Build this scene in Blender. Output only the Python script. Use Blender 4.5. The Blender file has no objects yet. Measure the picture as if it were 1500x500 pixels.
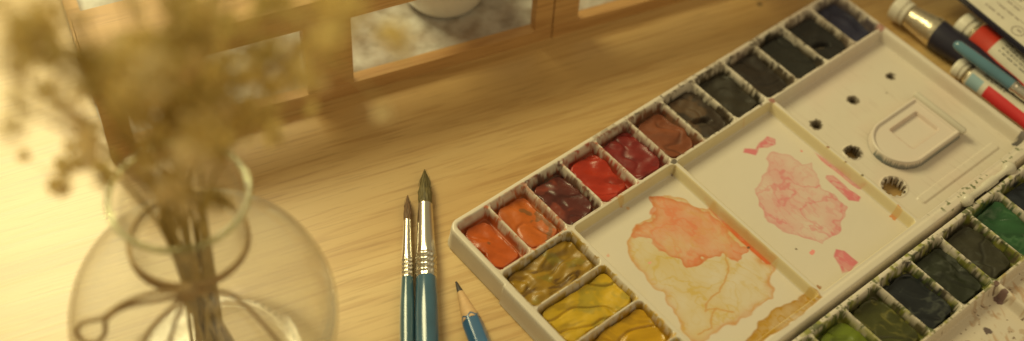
import bpy, bmesh, math, random
import numpy as np
from mathutils import Vector, Matrix
PI = math.pi
scene = bpy.context.scene
C = scene.collection
random.seed(7)
rng = np.random.default_rng(11)

# ------------------------------------------------------------------ camera
CAM_H = 0.4865248
PITCH, ROLL = 0.882525, 0.078509
cam_d = bpy.data.cameras.new('camera')
cam = bpy.data.objects.new('camera', cam_d); C.objects.link(cam)
cam_d.sensor_width = 36; cam_d.lens = 48.0
cam_d.clip_start = 0.01; cam_d.clip_end = 50
R_ = Vector((1, 0, 0)); U_ = Vector((0, math.sin(PITCH), math.cos(PITCH))); F_ = Vector((0, math.cos(PITCH), -math.sin(PITCH)))
cr, sr = math.cos(ROLL), math.sin(ROLL)
right = cr*R_ + sr*U_; up = -sr*R_ + cr*U_
cam.matrix_world = Matrix(((right.x, up.x, -F_.x, 0), (right.y, up.y, -F_.y, 0), (right.z, up.z, -F_.z, CAM_H), (0, 0, 0, 1)))
cam_d.dof.use_dof = True
cam_d.dof.focus_distance = 0.603
cam_d.dof.aperture_fstop = 3.8
cam_d.dof.aperture_blades = 0
scene.camera = cam

# ------------------------------------------------------------------ world, lamps, exposure
world = bpy.data.worlds.new('World'); scene.world = world
world.use_nodes = True
bg = world.node_tree.nodes['Background']
bg.inputs[0].default_value = (1.0, 0.83, 0.46, 1)
bg.inputs[1].default_value = 0.31

def area(name, loc, target, size, energy, color, size_y=None):
    l = bpy.data.lights.new(name, 'AREA'); o = bpy.data.objects.new(name, l); C.objects.link(o)
    l.energy = energy; l.color = color; l.size = size
    if size_y: l.shape = 'RECTANGLE'; l.size_y = size_y
    o.location = loc
    o.rotation_euler = (Vector(target) - Vector(loc)).to_track_quat('-Z', 'Y').to_euler()
    return o
# the window behind the left of the desk
area('window_light', (-0.46, 0.80, 0.66), (-0.10, 0.38, 0), 0.34, 6.7, (1.0, 0.89, 0.46), 0.40)
# the room's soft bounce from the right and above
area('room_light', (0.9, -0.3, 1.3), (0.15, 0.4, 0), 1.2, 3.7, (1.0, 0.78, 0.43))
scene.view_settings.view_transform = 'Standard'
scene.view_settings.look = 'None'
scene.view_settings.exposure = 0.0
scene.view_settings.gamma = 1.0
scene.cycles.max_bounces = 10
scene.cycles.transparent_max_bounces = 40

# ------------------------------------------------------------------ helpers
def srgb(r, g, b):
    def f(c):
        c /= 255.0
        return c/12.92 if c <= 0.04045 else ((c+0.055)/1.055)**2.4
    return (f(r), f(g), f(b))

def mat(name, color=(0.8, 0.8, 0.8), rough=0.5, metal=0.0, spec=0.5, coat=0.0, bump=None, vary=None, attr=None, trans=0.0, sheen=0.0, subsurf=0.0):
    m = bpy.data.materials.new(name); m.use_nodes = True
    nt = m.node_tree; p = nt.nodes['Principled BSDF']
    p.inputs['Base Color'].default_value = (*color, 1)
    p.inputs['Roughness'].default_value = rough
    p.inputs['Metallic'].default_value = metal
    p.inputs['Specular IOR Level'].default_value = spec
    p.inputs['Coat Weight'].default_value = coat
    p.inputs['Transmission Weight'].default_value = trans
    if subsurf:
        p.inputs['Subsurface Weight'].default_value = subsurf
        p.inputs['Subsurface Radius'].default_value = (1, 0.8, 0.5)
        p.inputs['Subsurface Scale'].default_value = 0.002
    tc = nt.nodes.new('ShaderNodeTexCoord')
    src = None
    if attr:
        a = nt.nodes.new('ShaderNodeAttribute'); a.attribute_name = attr
        src = a.outputs['Color']; nt.links.new(src, p.inputs['Base Color'])
    if vary:
        sc_, amt = vary
        n = nt.nodes.new('ShaderNodeTexNoise'); n.inputs['Scale'].default_value = sc_; n.inputs['Detail'].default_value = 6
        nt.links.new(tc.outputs['Object'], n.inputs['Vector'])
        r = nt.nodes.new('ShaderNodeMapRange'); r.inputs[1].default_value = 0.3; r.inputs[2].default_value = 0.7
        r.inputs[3].default_value = 1-amt; r.inputs[4].default_value = 1+amt
        nt.links.new(n.outputs['Fac'], r.inputs[0])
        mx = nt.nodes.new('ShaderNodeVectorMath'); mx.operation = 'SCALE'
        if src: nt.links.new(src, mx.inputs[0])
        else: mx.inputs[0].default_value = color
        nt.links.new(r.outputs[0], mx.inputs['Scale'])
        nt.links.new(mx.outputs[0], p.inputs['Base Color'])
    if bump:
        sc_, st, di = bump
        n = nt.nodes.new('ShaderNodeTexNoise'); n.inputs['Scale'].default_value = sc_; n.inputs['Detail'].default_value = 5
        nt.links.new(tc.outputs['Object'], n.inputs['Vector'])
        b = nt.nodes.new('ShaderNodeBump'); b.inputs['Strength'].default_value = st; b.inputs['Distance'].default_value = di
        nt.links.new(n.outputs['Fac'], b.inputs['Height']); nt.links.new(b.outputs[0], p.inputs['Normal'])
    return m

def tag(o, label=None, cat=None, group=None, kind=None):
    if label: o['label'] = label
    if cat: o['category'] = cat
    if group: o['group'] = group
    if kind: o['kind'] = kind
    return o

def empty(name, loc, rot=(0, 0, 0)):
    o = bpy.data.objects.new(name, None); C.objects.link(o)
    o.location = loc; o.rotation_euler = rot; o.empty_display_size = 0.01
    return o

def link(name, me, material, parent=None, smooth=True):
    o = bpy.data.objects.new(name, me); C.objects.link(o)
    if material is not None:
        for m in (material if isinstance(material, (list, tuple)) else [material]): me.materials.append(m)
    if smooth: me.polygons.foreach_set('use_smooth', [True]*len(me.polygons))
    if parent: o.parent = parent
    return o

def from_bm(name, bm, material, parent=None, smooth=True, bevel=None):
    me = bpy.data.meshes.new(name)
    if bevel:
        es = [e for e in bm.edges if len(e.link_faces) == 2 and e.calc_face_angle(0) > 0.6]
        bmesh.ops.bevel(bm, geom=es, offset=bevel, segments=2, profile=0.5, affect='EDGES')
    bmesh.ops.recalc_face_normals(bm, faces=bm.faces)
    bm.to_mesh(me); bm.free()
    o = link(name, me, material, parent, False)
    if smooth:
        me.shade_smooth()
        try: me.set_sharp_from_angle(angle=0.7)
        except Exception: pass
    return o

def add_box(bm, x0, x1, y0, y1, z0, z1, M=None, mi=0):
    vs = [bm.verts.new(v) for v in [(x0,y0,z0),(x1,y0,z0),(x1,y1,z0),(x0,y1,z0),(x0,y0,z1),(x1,y0,z1),(x1,y1,z1),(x0,y1,z1)]]
    for f in [(0,3,2,1),(4,5,6,7),(0,1,5,4),(1,2,6,5),(2,3,7,6),(3,0,4,7)]:
        bm.faces.new([vs[i] for i in f]).material_index = mi
    if M is not None:
        for v in vs: v.co = M @ v.co
    return vs

def add_lathe(bm, prof, n=40, M=None, mi=None, sx=1.0, sy=1.0, cap0=True, cap1=True, flat=None):
    """revolve (r, z) about z"""
    rings = []
    for r, z in prof:
        ring = []
        for i in range(n):
            a = 2*PI*i/n
            v = Vector((r*math.cos(a)*sx, r*math.sin(a)*sy, z))
            if flat: v = flat(v)
            if M is not None: v = M @ v
            ring.append(bm.verts.new(v))
        rings.append(ring)
    for k in range(len(rings)-1):
        for i in range(n):
            f = bm.faces.new([rings[k][i], rings[k][(i+1)%n], rings[k+1][(i+1)%n], rings[k+1][i]])
            if mi: f.material_index = mi[k]
    if cap0: bm.faces.new(rings[0][::-1]).material_index = (mi[0] if mi else 0)
    if cap1: bm.faces.new(rings[-1]).material_index = (mi[-1] if mi else 0)

def add_tube(bm, pts, rad, n=8, cap=True):
    pts = [Vector(p) for p in pts]
    rads = rad if isinstance(rad, (list, tuple)) else [rad]*len(pts)
    rings = []; prev = None
    for k, p in enumerate(pts):
        t = (pts[min(k+1, len(pts)-1)] - pts[max(k-1, 0)]).normalized()
        if prev is None:
            a = t.orthogonal().normalized()
        else:
            a = (prev - t*prev.dot(t)).normalized()
        prev = a; b = t.cross(a)
        rings.append([bm.verts.new(p + (a*math.cos(2*PI*i/n) + b*math.sin(2*PI*i/n))*rads[k]) for i in range(n)])
    for k in range(len(rings)-1):
        for i in range(n):
            bm.faces.new([rings[k][i], rings[k][(i+1)%n], rings[k+1][(i+1)%n], rings[k+1][i]])
    if cap:
        bm.faces.new(rings[0][::-1]); bm.faces.new(rings[-1])

def axis_matrix(p0, p1, roll=0.0):
    z = (Vector(p1)-Vector(p0)).normalized()
    x = Vector((0, 0, 1)).cross(z)
    if x.length < 1e-6: x = Vector((1, 0, 0))
    x.normalize(); y = z.cross(x)
    M = Matrix(((x.x, y.x, z.x, p0[0]), (x.y, y.y, z.y, p0[1]), (x.z, y.z, z.z, p0[2]), (0, 0, 0, 1)))
    return M @ Matrix.Rotation(roll, 4, 'Z')

# numpy noise
def _hash(ix, iy, seed):
    h = (ix.astype(np.int64)*374761393 + iy.astype(np.int64)*668265263 + seed*1442695041) & 0xffffffff
    h = ((h ^ (h >> 13)) * 1274126177) & 0xffffffff
    h = h ^ (h >> 16)
    return (h & 0xffff)/65535.0
def vnoise(x, y, seed=0):
    x = np.asarray(x, float); y = np.asarray(y, float)
    ix = np.floor(x); iy = np.floor(y); fx = x-ix; fy = y-iy
    fx = fx*fx*(3-2*fx); fy = fy*fy*(3-2*fy)
    a = _hash(ix, iy, seed); b = _hash(ix+1, iy, seed); c = _hash(ix, iy+1, seed); d = _hash(ix+1, iy+1, seed)
    return (a*(1-fx)+b*fx)*(1-fy) + (c*(1-fx)+d*fx)*fy
def fbm(x, y, seed=0, oct=4):
    s = 0; a = 0.5; t = 0
    for k in range(oct):
        s = s + a*vnoise(x*2**k+17.3*k, y*2**k-9.1*k, seed+k*7); t += a; a *= 0.5
    return s/t
def sstep(x, a, b):
    t = np.clip((x-a)/(b-a), 0, 1); return t*t*(3-2*t)
def rrect(x, y, x0, x1, y0, y1, r):
    """signed distance, positive inside"""
    cx, cy = (x0+x1)/2, (y0+y1)/2; hx, hy = (x1-x0)/2, (y1-y0)/2
    qx = np.abs(x-cx)-hx+r; qy = np.abs(y-cy)-hy+r
    return -(np.hypot(np.maximum(qx, 0), np.maximum(qy, 0)) + np.minimum(np.maximum(qx, qy), 0) - r)
def poly_sd(x, y, pts):
    """signed distance to polygon, positive inside"""
    pts = np.array(pts, float); n = len(pts)
    d = np.full(x.shape, 1e9); ins = np.zeros(x.shape, bool)
    for i in range(n):
        a = pts[i]; b = pts[(i+1) % n]; e = b-a
        wx = x-a[0]; wy = y-a[1]
        t = np.clip((wx*e[0]+wy*e[1])/(e@e+1e-12), 0, 1)
        d = np.minimum(d, np.hypot(wx-t*e[0], wy-t*e[1]))
        c = ((a[1] > y) != (b[1] > y)) & (x < (b[0]-a[0])*(y-a[1])/(b[1]-a[1]+1e-12)+a[0])
        ins ^= c
    return np.where(ins, d, -d)
def line_d(x, y, pts):
    d = np.full(x.shape, 1e9)
    for a, b in zip(pts[:-1], pts[1:]):
        e = np.array(b, float)-np.array(a, float); wx = x-a[0]; wy = y-a[1]
        t = np.clip((wx*e[0]+wy*e[1])/(e@e+1e-12), 0, 1)
        d = np.minimum(d, np.hypot(wx-t*e[0], wy-t*e[1]))
    return d

def heightfield(name, X, Y, Z, keep, material, parent, col=None, attr='stain'):
    """X,Y,Z in mm arrays (ny,nx); keep = face mask from vertices; y is flipped so +Y(mm) runs toward the viewer"""
    ny, nx = X.shape
    co = np.stack([X, -Y, Z], -1).reshape(-1, 3)*0.001
    idx = np.arange(ny*nx).reshape(ny, nx)
    kf = keep[:-1, :-1] & keep[1:, :-1] & keep[:-1, 1:] & keep[1:, 1:]
    q = np.stack([idx[:-1, :-1], idx[1:, :-1], idx[1:, 1:], idx[:-1, 1:]], -1)[kf]
    used = np.unique(q); remap = np.full(ny*nx, -1); remap[used] = np.arange(len(used))
    q = remap[q]; co = co[used]
    me = bpy.data.meshes.new(name)
    me.vertices.add(len(co)); me.vertices.foreach_set('co', co.ravel())
    me.loops.add(q.size); me.loops.foreach_set('vertex_index', q.ravel())
    me.polygons.add(len(q)); me.polygons.foreach_set('loop_start', np.arange(0, q.size, 4))
    me.update(calc_edges=True)
    if col is not None:
        c4 = np.ones((len(co), 4)); c4[:, :3] = col.reshape(-1, 3)[used]
        a = me.color_attributes.new(attr, 'FLOAT_COLOR', 'POINT'); a.data.foreach_set('color', c4.ravel())
    me.validate()
    return link(name, me, material, parent)

# ------------------------------------------------------------------ desk (setting)
GR = math.radians(27.2)           # the boards and the rack run in this direction
def wood_material(name, base, dark, pale, rough=0.42, ang=0.0, scale=1.0, coat=0.15):
    m = bpy.data.materials.new(name); m.use_nodes = True
    nt = m.node_tree; N = nt.nodes; L = nt.links; p = N['Principled BSDF']
    tc = N.new('ShaderNodeTexCoord')
    mp = N.new('ShaderNodeMapping'); mp.inputs['Rotation'].default_value = (0, 0, -ang)
    L.new(tc.outputs['Object'], mp.inputs['Vector'])
    def stretched(sx, sy, detail, dist=0.0):
        m2 = N.new('ShaderNodeMapping'); m2.inputs['Scale'].default_value = (sx*scale, sy*scale, sy*scale)
        L.new(mp.outputs[0], m2.inputs['Vector'])
        n = N.new('ShaderNodeTexNoise'); n.inputs['Scale'].default_value = 1.0; n.inputs['Detail'].default_value = detail
        n.inputs['Distortion'].default_value = dist
        L.new(m2.outputs[0], n.inputs['Vector']); return n
    broad = stretched(3.2, 26, 4, 0.6)
    rings = stretched(9, 175, 5, 2.2)
    pores = stretched(40, 700, 3)
    r1 = N.new('ShaderNodeValToRGB'); e = r1.color_ramp
    e.elements[0].position = 0.30; e.elements[0].color = (*dark, 1)
    e.elements[1].position = 0.68; e.elements[1].color = (*pale, 1)
    k = e.elements.new(0.48); k.color = (*base, 1)
    L.new(broad.outputs['Fac'], r1.inputs['Fac'])
    r2 = N.new('ShaderNodeValToRGB'); e = r2.color_ramp
    e.elements[0].position = 0.38; e.elements[0].color = (0.72, 0.60, 0.48, 1)
    e.elements[1].position = 0.50; e.elements[1].color = (1, 1, 1, 1)
    L.new(rings.outputs['Fac'], r2.inputs['Fac'])
    r3 = N.new('ShaderNodeValToRGB'); e = r3.color_ramp
    e.elements[0].position = 0.30; e.elements[0].color = (0.60, 0.52, 0.44, 1)
    e.elements[1].position = 0.45; e.elements[1].color = (1, 1, 1, 1)
    L.new(pores.outputs['Fac'], r3.inputs['Fac'])
    m1 = N.new('ShaderNodeMix'); m1.data_type = 'RGBA'; m1.blend_type = 'MULTIPLY'; m1.inputs[0].default_value = 0.50
    L.new(r1.outputs[0], m1.inputs[6]); L.new(r2.outputs[0], m1.inputs[7])
    m3 = N.new('ShaderNodeMix'); m3.data_type = 'RGBA'; m3.blend_type = 'MULTIPLY'; m3.inputs[0].default_value = 0.45
    L.new(m1.outputs[2], m3.inputs[6]); L.new(r3.outputs[0], m3.inputs[7])
    # tiny dents and specks
    vo = N.new('ShaderNodeTexVoronoi'); vo.inputs['Scale'].default_value = 24*scale
    L.new(mp.outputs[0], vo.inputs['Vector'])
    rs = N.new('ShaderNodeMapRange'); rs.inputs[1].default_value = 0.02; rs.inputs[2].default_value = 0.05; rs.inputs[3].default_value = 0.35; rs.inputs[4].default_value = 1
    L.new(vo.outputs['Distance'], rs.inputs[0])
    m4 = N.new('ShaderNodeVectorMath'); m4.operation = 'SCALE'
    L.new(m3.outputs[2], m4.inputs[0]); L.new(rs.outputs[0], m4.inputs['Scale'])
    L.new(m4.outputs[0], p.inputs['Base Color'])
    rr = N.new('ShaderNodeMapRange'); rr.inputs[3].default_value = rough-0.07; rr.inputs[4].default_value = rough+0.12
    L.new(rings.outputs['Fac'], rr.inputs[0]); L.new(rr.outputs[0], p.inputs['Roughness'])
    p.inputs['Coat Weight'].default_value = coat; p.inputs['Coat Roughness'].default_value = 0.30
    b = N.new('ShaderNodeBump'); b.inputs['Strength'].default_value = 0.25; b.inputs['Distance'].default_value = 0.0004
    L.new(rings.outputs['Fac'], b.inputs['Height']); L.new(b.outputs[0], p.inputs['Normal'])
    return m
M_desk = wood_material('pale_varnished_pine', (0.60, 0.395, 0.155), (0.49, 0.295, 0.10), (0.67, 0.47, 0.21), 0.36, GR, 1.0, 0.65)
M_rack = wood_material('brown_stained_pine', (0.60, 0.355, 0.14), (0.49, 0.27, 0.095), (0.68, 0.43, 0.19), 0.5, 0.0, 1.0)

bm = bmesh.new()
add_box(bm, -1.6, 1.6, -0.8, 1.6, -0.03, 0.0)
tag(from_bm('desk_surface', bm, M_desk, smooth=False), kind='structure')

# ------------------------------------------------------------------ paint palette
PU = 21.0                                # one well pitch in mm
palette = empty('paint_palette', (-0.026588, 0.357241, 0.0), (0, 0, 0.7467876))
tag(palette, 'open white plastic folding watercolour palette with messy paint wells and dried washes', 'paint palette')
M_plastic = mat('stained_white_plastic', rough=0.33, spec=0.5, attr='stain', bump=(900, 0.05, 0.0003), subsurf=0.0)
M_clean = mat('white_plastic', (0.64, 0.59, 0.49), rough=0.33, vary=(120, 0.05))
WHITE = np.array([0.69, 0.62, 0.535])

def paint_mat(name, rough=0.36):
    return mat(name, rough=rough, spec=0.42, attr='paint', bump=(900, 0.12, 0.0004), coat=0.05)
M_paint = [paint_mat('wet_watercolour_paint', 0.28), paint_mat('satin_watercolour_paint', 0.42), paint_mat('dry_watercolour_paint', 0.62)]
GLOSS = dict(red=0, maroon=0, orange_red=0, crimson=1, orange=1, yellow=1, deep_yellow=0, blue_black=0, green=0, ochre=1, olive=1, lime=0)

def smooth_mix(base, col, w):
    return base*(1-w[..., None]) + np.asarray(col)*w[..., None]

ZR = 12.0; ZF = 5.2; ZW = 4.6
WELL_V0, WELL_V1, MIX_V1, OUT_V = 0.115, 1.56, 5.95, 6.22
def well_rects(which):
    """(x0,x1,y0,y1) in mm; u along the length, v toward the viewer"""
    W = []
    off = 0.0 if which == 'A' else 0.1
    last = 11.90
    for i in range(12):
        u0 = i+off; u1 = i+1+off
        if i == 0: u0 = 0.125+off
        if i == 11: u1 = last
        W.append((u0*PU+0.3, u1*PU-0.3, WELL_V0*PU, WELL_V1*PU+0.3))
    for k in range(4):
        v0 = 1.60+k*1.09; v1 = v0+1.09
        W.append(((0.125+off)*PU, (1.97+off)*PU, v0*PU+0.35, v1*PU-0.35))
    return W
def mix_rects(which):
    off = 0.0 if which == 'A' else 0.1
    us = [2.03, 5.0, 8.05, 11.88] if which == 'A' else [2.13, 5.1, 8.12, 11.88]
    return [((us[i])*PU+0.7, us[i+1]*PU-0.7, 1.63*PU, MIX_V1*PU) for i in range(3)]

COL = dict(
 orange_red=(0.45,0.085,0.010), orange=(0.46,0.105,0.010), maroon=(0.095,0.020,0.016), red=(0.36,0.026,0.010), crimson=(0.19,0.013,0.011),
 brown=(0.19,0.052,0.018), umber=(0.036,0.022,0.013), olive_black=(0.026,0.020,0.011), sepia=(0.024,0.016,0.011), green_black=(0.018,0.017,0.013),
 black=(0.014,0.012,0.011), navy=(0.024,0.024,0.055), ochre=(0.30,0.17,0.014), yellow=(0.52,0.33,0.012), deep_yellow=(0.52,0.29,0.010), pale_yellow=(0.62,0.45,0.05),
 lime=(0.13,0.17,0.015), olive=(0.050,0.052,0.010), blue_black=(0.013,0.016,0.019), dark_green=(0.019,0.023,0.011), dark_olive=(0.034,0.031,0.016),
 green=(0.025,0.090,0.032), slate=(0.013,0.018,0.028), teal=(0.03,0.08,0.09), violet=(0.06,0.02,0.06))
A_COL = ['orange_red','orange','maroon','red','crimson','brown','umber','olive_black','sepia','green_black','black','navy','ochre','yellow','deep_yellow','pale_yellow']
B_COL = ['pale_yellow','lime','lime','lime','lime','olive','blue_black','dark_green','dark_olive','green','slate','navy','teal','teal','violet','violet']

# dried washes, mm on palette A's floor
WASH_A = [(86.5,39.7),(92.6,42.1),(96.8,50.3),(101.3,59.2),(102.6,61.6),(103.3,75.5),(101.3,96.3),(103.2,100.3),(95.1,106.8),(91.5,111.5),(75.8,111.8),(57.4,109.7),(48.3,109.8),(45.8,105.5),(49.9,94.3),(54.7,82.2),(53.5,73.8),(54.4,63.1),(57.3,55.0),(62.2,49.6),(70.6,46.7),(78.3,48.5),(82.7,45.1)]
PINK_A = [(86.5,39.7),(92.6,42.1),(96.8,50.3),(101.3,59.2),(101.3,72.6),(99.1,86.8),(93.2,90.1),(90.8,83.1),(88.1,82.3),(79.2,78.2),(73.0,77.3),(70.0,66.0),(69.6,57.8),(65.6,52.2),(65.0,49.1),(70.6,46.7),(78.3,48.5),(82.7,45.1)]
STRIPE = [(103.6,55.7),(103.4,61.3),(104.0,78.3),(104.1,100.6),(101.0,97.8),(101.2,79.5),(102.6,60.8)]
LINE_1 = [(90.8,83.1),(87.1,88.0),(80.4,93.0),(65.7,96.7),(62.3,99.0),(67.3,100.9),(72.0,106.5)]
LINE_2 = [(67.3,100.9),(61.5,103.2),(59.4,106.5),(52.3,105.7)]
BROWN_A = [(103.8,123.1),(103.6,117.8),(102.0,117.7),(98.9,119.1),(85.8,115.8),(63.7,119.2),(58.4,122.2),(55,127),(103.5,127)]
PINK_B = [(145.8,54.5),(151.0,55.1),(154.8,61.3),(155.9,68.7),(161.0,70.9),(156.3,77.2),(152.7,82.6),(155.5,89.5),(153.0,97.1),(147.7,102.5),(139.4,105.4),(129.3,105.3),(124.9,98.9),(120.6,89.6),(120.0,80.0),(122.0,76.0),(126.1,66.5),(133.7,63.4),(140.4,60.4)]
BLOB_1 = [(149.1,47.1),(155.4,46.0),(157.5,49.7),(155.0,52.1),(150.6,51.4),(147.3,48.9),(142.7,51.2),(138.7,46.1),(141.0,44.7),(145.7,48.2)]
STREAK = [(166.3,66.5),(167.0,70.2),(167.4,96.8),(165.9,94.1),(164.8,72.0)]
SAUSAGE = [(160.5,79.6),(162.6,81.1),(163.0,97.5),(160.6,98.9),(157.5,95.8),(159.1,80.2)]
BLOB_2 = [(132.1,110.7),(134.2,113.7),(134.5,121.8),(128.8,122.9),(124.3,121.4),(126.6,118.1),(127.8,113.0)]
HOLES = [(233.4,55.6,1.5),(206.1,55.1,1.9),(180.0,55.3,2.3),(180.7,77.6,3.3),(180.4,103.1,5.2)]

def wash(col, X, Y, pts, tint, edge, strength, seed, warp=1.6, edge_w=0.8, wisps=0.35):
    wx = X + (fbm(X*0.22, Y*0.22, seed, 2)-0.5)*2*warp*1.5; wy = Y + (fbm(X*0.22, Y*0.22, seed+50, 2)-0.5)*2*warp*1.5
    d = poly_sd(wx, wy, pts)
    inside = sstep(d, -0.3, 0.7)
    # flow veins: ridged noise
    vx = X + 9*fbm(X*0.05, Y*0.05, seed+3); vy = Y + 9*fbm(X*0.05, Y*0.05, seed+4)
    rid = 1-np.abs(2*fbm(vx*0.13, vy*0.09, seed+9, 4)-1)
    rid2 = 1-np.abs(2*fbm(vx*0.33, vy*0.16, seed+19, 3)-1)
    body = (0.30 + 0.95*(fbm(X*0.09, Y*0.09, seed+5, 4)-0.3) + wisps*sstep(rid, 0.90, 1.0) + wisps*0.5*sstep(rid2, 0.86, 1.0))
    w = inside*np.clip(body*strength, 0, 1)
    col = smooth_mix(col, tint, w)
    ed = np.exp(-(np.maximum(d-0.1, 0)/edge_w)**1.2)*inside*(0.35+0.9*fbm(X*0.15, Y*0.15, seed+8, 2))
    return smooth_mix(col, edge, np.clip(ed*0.95, 0, 1))

def build_tray(which, oy, step, label):
    off = 0.0 if which == 'A' else 0.1*PU
    x1 = 11.98*PU; y1 = OUT_V*PU
    if which == 'B': x1 = 12.08*PU
    xs = np.arange(off-2.4, x1+2.4, step); ys = np.arange(-2.4, y1+2.4, step)
    X, Y = np.meshgrid(xs, ys)
    lip = 1.3*sstep(Y, 39.5, 41.0) if which == 'A' else 0
    # slightly wavy moulded edge
    sd = rrect(X, Y, off, x1, 0, y1, 5.5)
    sdl = np.minimum(rrect(X, Y, off-0.9, x1, 0, y1, 5.5), np.where(Y > 40, 99, sd)) if which == 'A' else sd
    sd = np.maximum(sd, sdl) if which == 'A' else sd
    Z = np.full(X.shape, ZR)
    Z -= 0.25*fbm(X*0.08, Y*0.08, 3)                                   # warped plastic
    tops = Z.copy()
    wells = well_rects(which); mixes = mix_rects(which)
    cut = np.zeros(X.shape)
    near = np.zeros(X.shape)                                           # how deep in a well
    wid = np.full(X.shape, -1)
    for i, (a, b, c, d) in enumerate(wells):
        s = rrect(X, Y, a, b, c, d, 2.6)
        # dividers stand a little lower than the rim
        h = (ZR-ZW)*(sstep(s, 0.0, 1.35)**0.8)
        cut = np.maximum(cut, h); wid = np.where(s > -1.2, i, wid)
        near = np.maximum(near, s)
    for (a, b, c, d) in mixes:
        s = rrect(X, Y, a, b, c, d, 2.0)
        h = (ZR-ZF)*(sstep(s, 0.0, 1.7)**0.8)
        cut = np.maximum(cut, h)
    inner = rrect(X, Y, off+1.9, x1-2.0, 1.7, y1-3.0, 3)
    div = np.where((cut < 0.6) & (inner > 0.3), 0.7, 0.0)
    Z = tops - cut - div*sstep(inner, 0.0, 1.5)
    # outer wall
    Z = np.where(sd < 0.9, Z - (0.9-np.clip(sd, 0, 0.9))**2*0.5, Z)
    Z = np.where(sd < 0, np.maximum(0.4, ZR-0.4+sd*9.0), Z)
    keep = sd > -1.6
    col = np.broadcast_to(WHITE, X.shape+(3,)).copy()
    # yellowed, grubby plastic
    col = smooth_mix(col, (0.60, 0.53, 0.38), 0.35*fbm(X*0.03, Y*0.03, 5))
    cols = A_COL if which == 'A' else B_COL
    XW = X+0.9*Z; YW = Y-0.9*Z
    # paint smears and splatter on the walls of each well
    for i, (a, b, c, d) in enumerate(wells):
        base = np.array(COL[cols[i]]); s = rrect(X, Y, a-1.1, b+1.1, c-1.3, d+1.0, 2)
        spl = fbm(XW*0.50+i*13, YW*0.50, 31+i, 3)
        big = fbm(XW*0.2+i*5, YW*0.2, 77+i, 3)
        thr = (0.66 if i < 6 or i > 11 else 0.64) if which == 'A' else 0.65
        w = sstep(spl + 0.35*(big-0.5), thr-0.01, thr+0.03)*sstep(s, 0.3, 1.0)*sstep(sd, 1.6, 2.2)
        thick = 1.25 if i in (0, 1, 2, 3, 4, 12, 13, 14, 15) else 1.0
        col = smooth_mix(col, np.clip(base*thick, 0, 1), w*0.85)
        dark = i >= 5 and i < 12 if which == 'A' else i >= 1
        climb = (7.9 if dark else 6.9) + (9.5 if dark else 6.5)*(fbm(X*0.22+i*3, Y*0.22, 140+i, 3)-0.47) + 1.2*(vnoise(X*0.9, Y*0.9, 150+i)-0.5)
        if dark: climb = climb + 1.6*sstep(Y, c+4, d-4)
        col = smooth_mix(col, base, sstep(climb-Z, -0.15, 0.35)*sstep(s, 0.9, 1.3)*0.95)
        thin = sstep(big, 0.42, 0.75)*(s > 0.6)*0.45
        col = smooth_mix(col, base*0.5+np.array([0.35, 0.27, 0.17])*0.6, thin)
    rim = (sd > 0) & (sd < 3.2)
    n1 = fbm(XW*0.6, YW*0.6, 91, 3); n2 = fbm(X*0.12, Y*0.12, 92, 2)
    if which == 'A':
        zone = sstep(X, 60, 110)*sstep(30-Y, 0, 26)
        col = smooth_mix(col, (0.10, 0.07, 0.045), sstep(n1+0.3*(n2-0.5), 0.65, 0.70)*zone*0.75*sstep(sd, -0.2, 0.8))
        gm = sstep(vnoise(X*0.3, Y*0.3, 8), 0.6, 0.8)*zone*(cut < 2)*0.5
        col = smooth_mix(col, (0.32, 0.24, 0.15), gm)
        # red and orange daubs on the first wells' divider tops
        zo = sstep(110-X, 0, 20)*sstep(34-Y, 0, 3)*sstep(sd, 1.6, 2.2)*sstep(X, 10, 30)*0.8
        col = smooth_mix(col, (0.40, 0.10, 0.04), sstep(n1+0.2*(n2-0.5), 0.60, 0.64)*zo*0.7)
        zy = (X < 43)*(Y > 34)
        col = smooth_mix(col, (0.42, 0.27, 0.03), sstep(n1+0.3*(n2-0.5), 0.52, 0.62)*zy*(cut > 0.8)*sstep(sd, 1.8, 2.6)*0.8)
        # mixing floors
        m = np.minimum(1, (cut > 0.2))
        col = wash(col, X, Y, WASH_A, (0.60, 0.43, 0.14), (0.56, 0.21, 0.03), 0.85, 101, 1.3, 1.5, 0.40)
        col = wash(col, X, Y, PINK_A, (0.68, 0.24, 0.12), (0.56, 0.15, 0.03), 1.12, 131, 1.7, 1.3, 0.25)
        col = wash(col, X, Y, STRIPE, (0.66, 0.15, 0.045), (0.52, 0.11, 0.02), 1.7, 151, 0.2, 0.5, 0.1)
        for ln, sdn in ((LINE_1, 1), (LINE_2, 2)):
            wx = X+2.5*(fbm(X*0.2, Y*0.2, 60+sdn)-0.5); wy = Y+2.5*(fbm(X*0.2, Y*0.2, 70+sdn)-0.5)
            dd = line_d(wx, wy, ln)
            col = smooth_mix(col, (0.55, 0.24, 0.06), np.exp(-(dd/0.36)**2)*0.9)
            col = smooth_mix(col, (0.65, 0.45, 0.15), np.exp(-(dd/2.0)**2)*0.25)
        col = wash(col, X, Y, BROWN_A, (0.48, 0.27, 0.03), (0.38, 0.17, 0.02), 1.7, 171, 1.0, 0.9, 0.2)
        col = wash(col, X, Y, PINK_B, (0.66, 0.27, 0.27), (0.60, 0.18, 0.20), 0.85, 201, 1.3, 0.5, 0.55)
        for k, (pp, st) in enumerate(((BLOB_1, 1.6), (STREAK, 0.9), (SAUSAGE, 1.4), (BLOB_2, 1.5))):
            col = wash(col, X, Y, pp, (0.66, 0.20, 0.23), (0.58, 0.11, 0.16), st, 230+k*20, 0.35, 0.45, 0.3)
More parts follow.
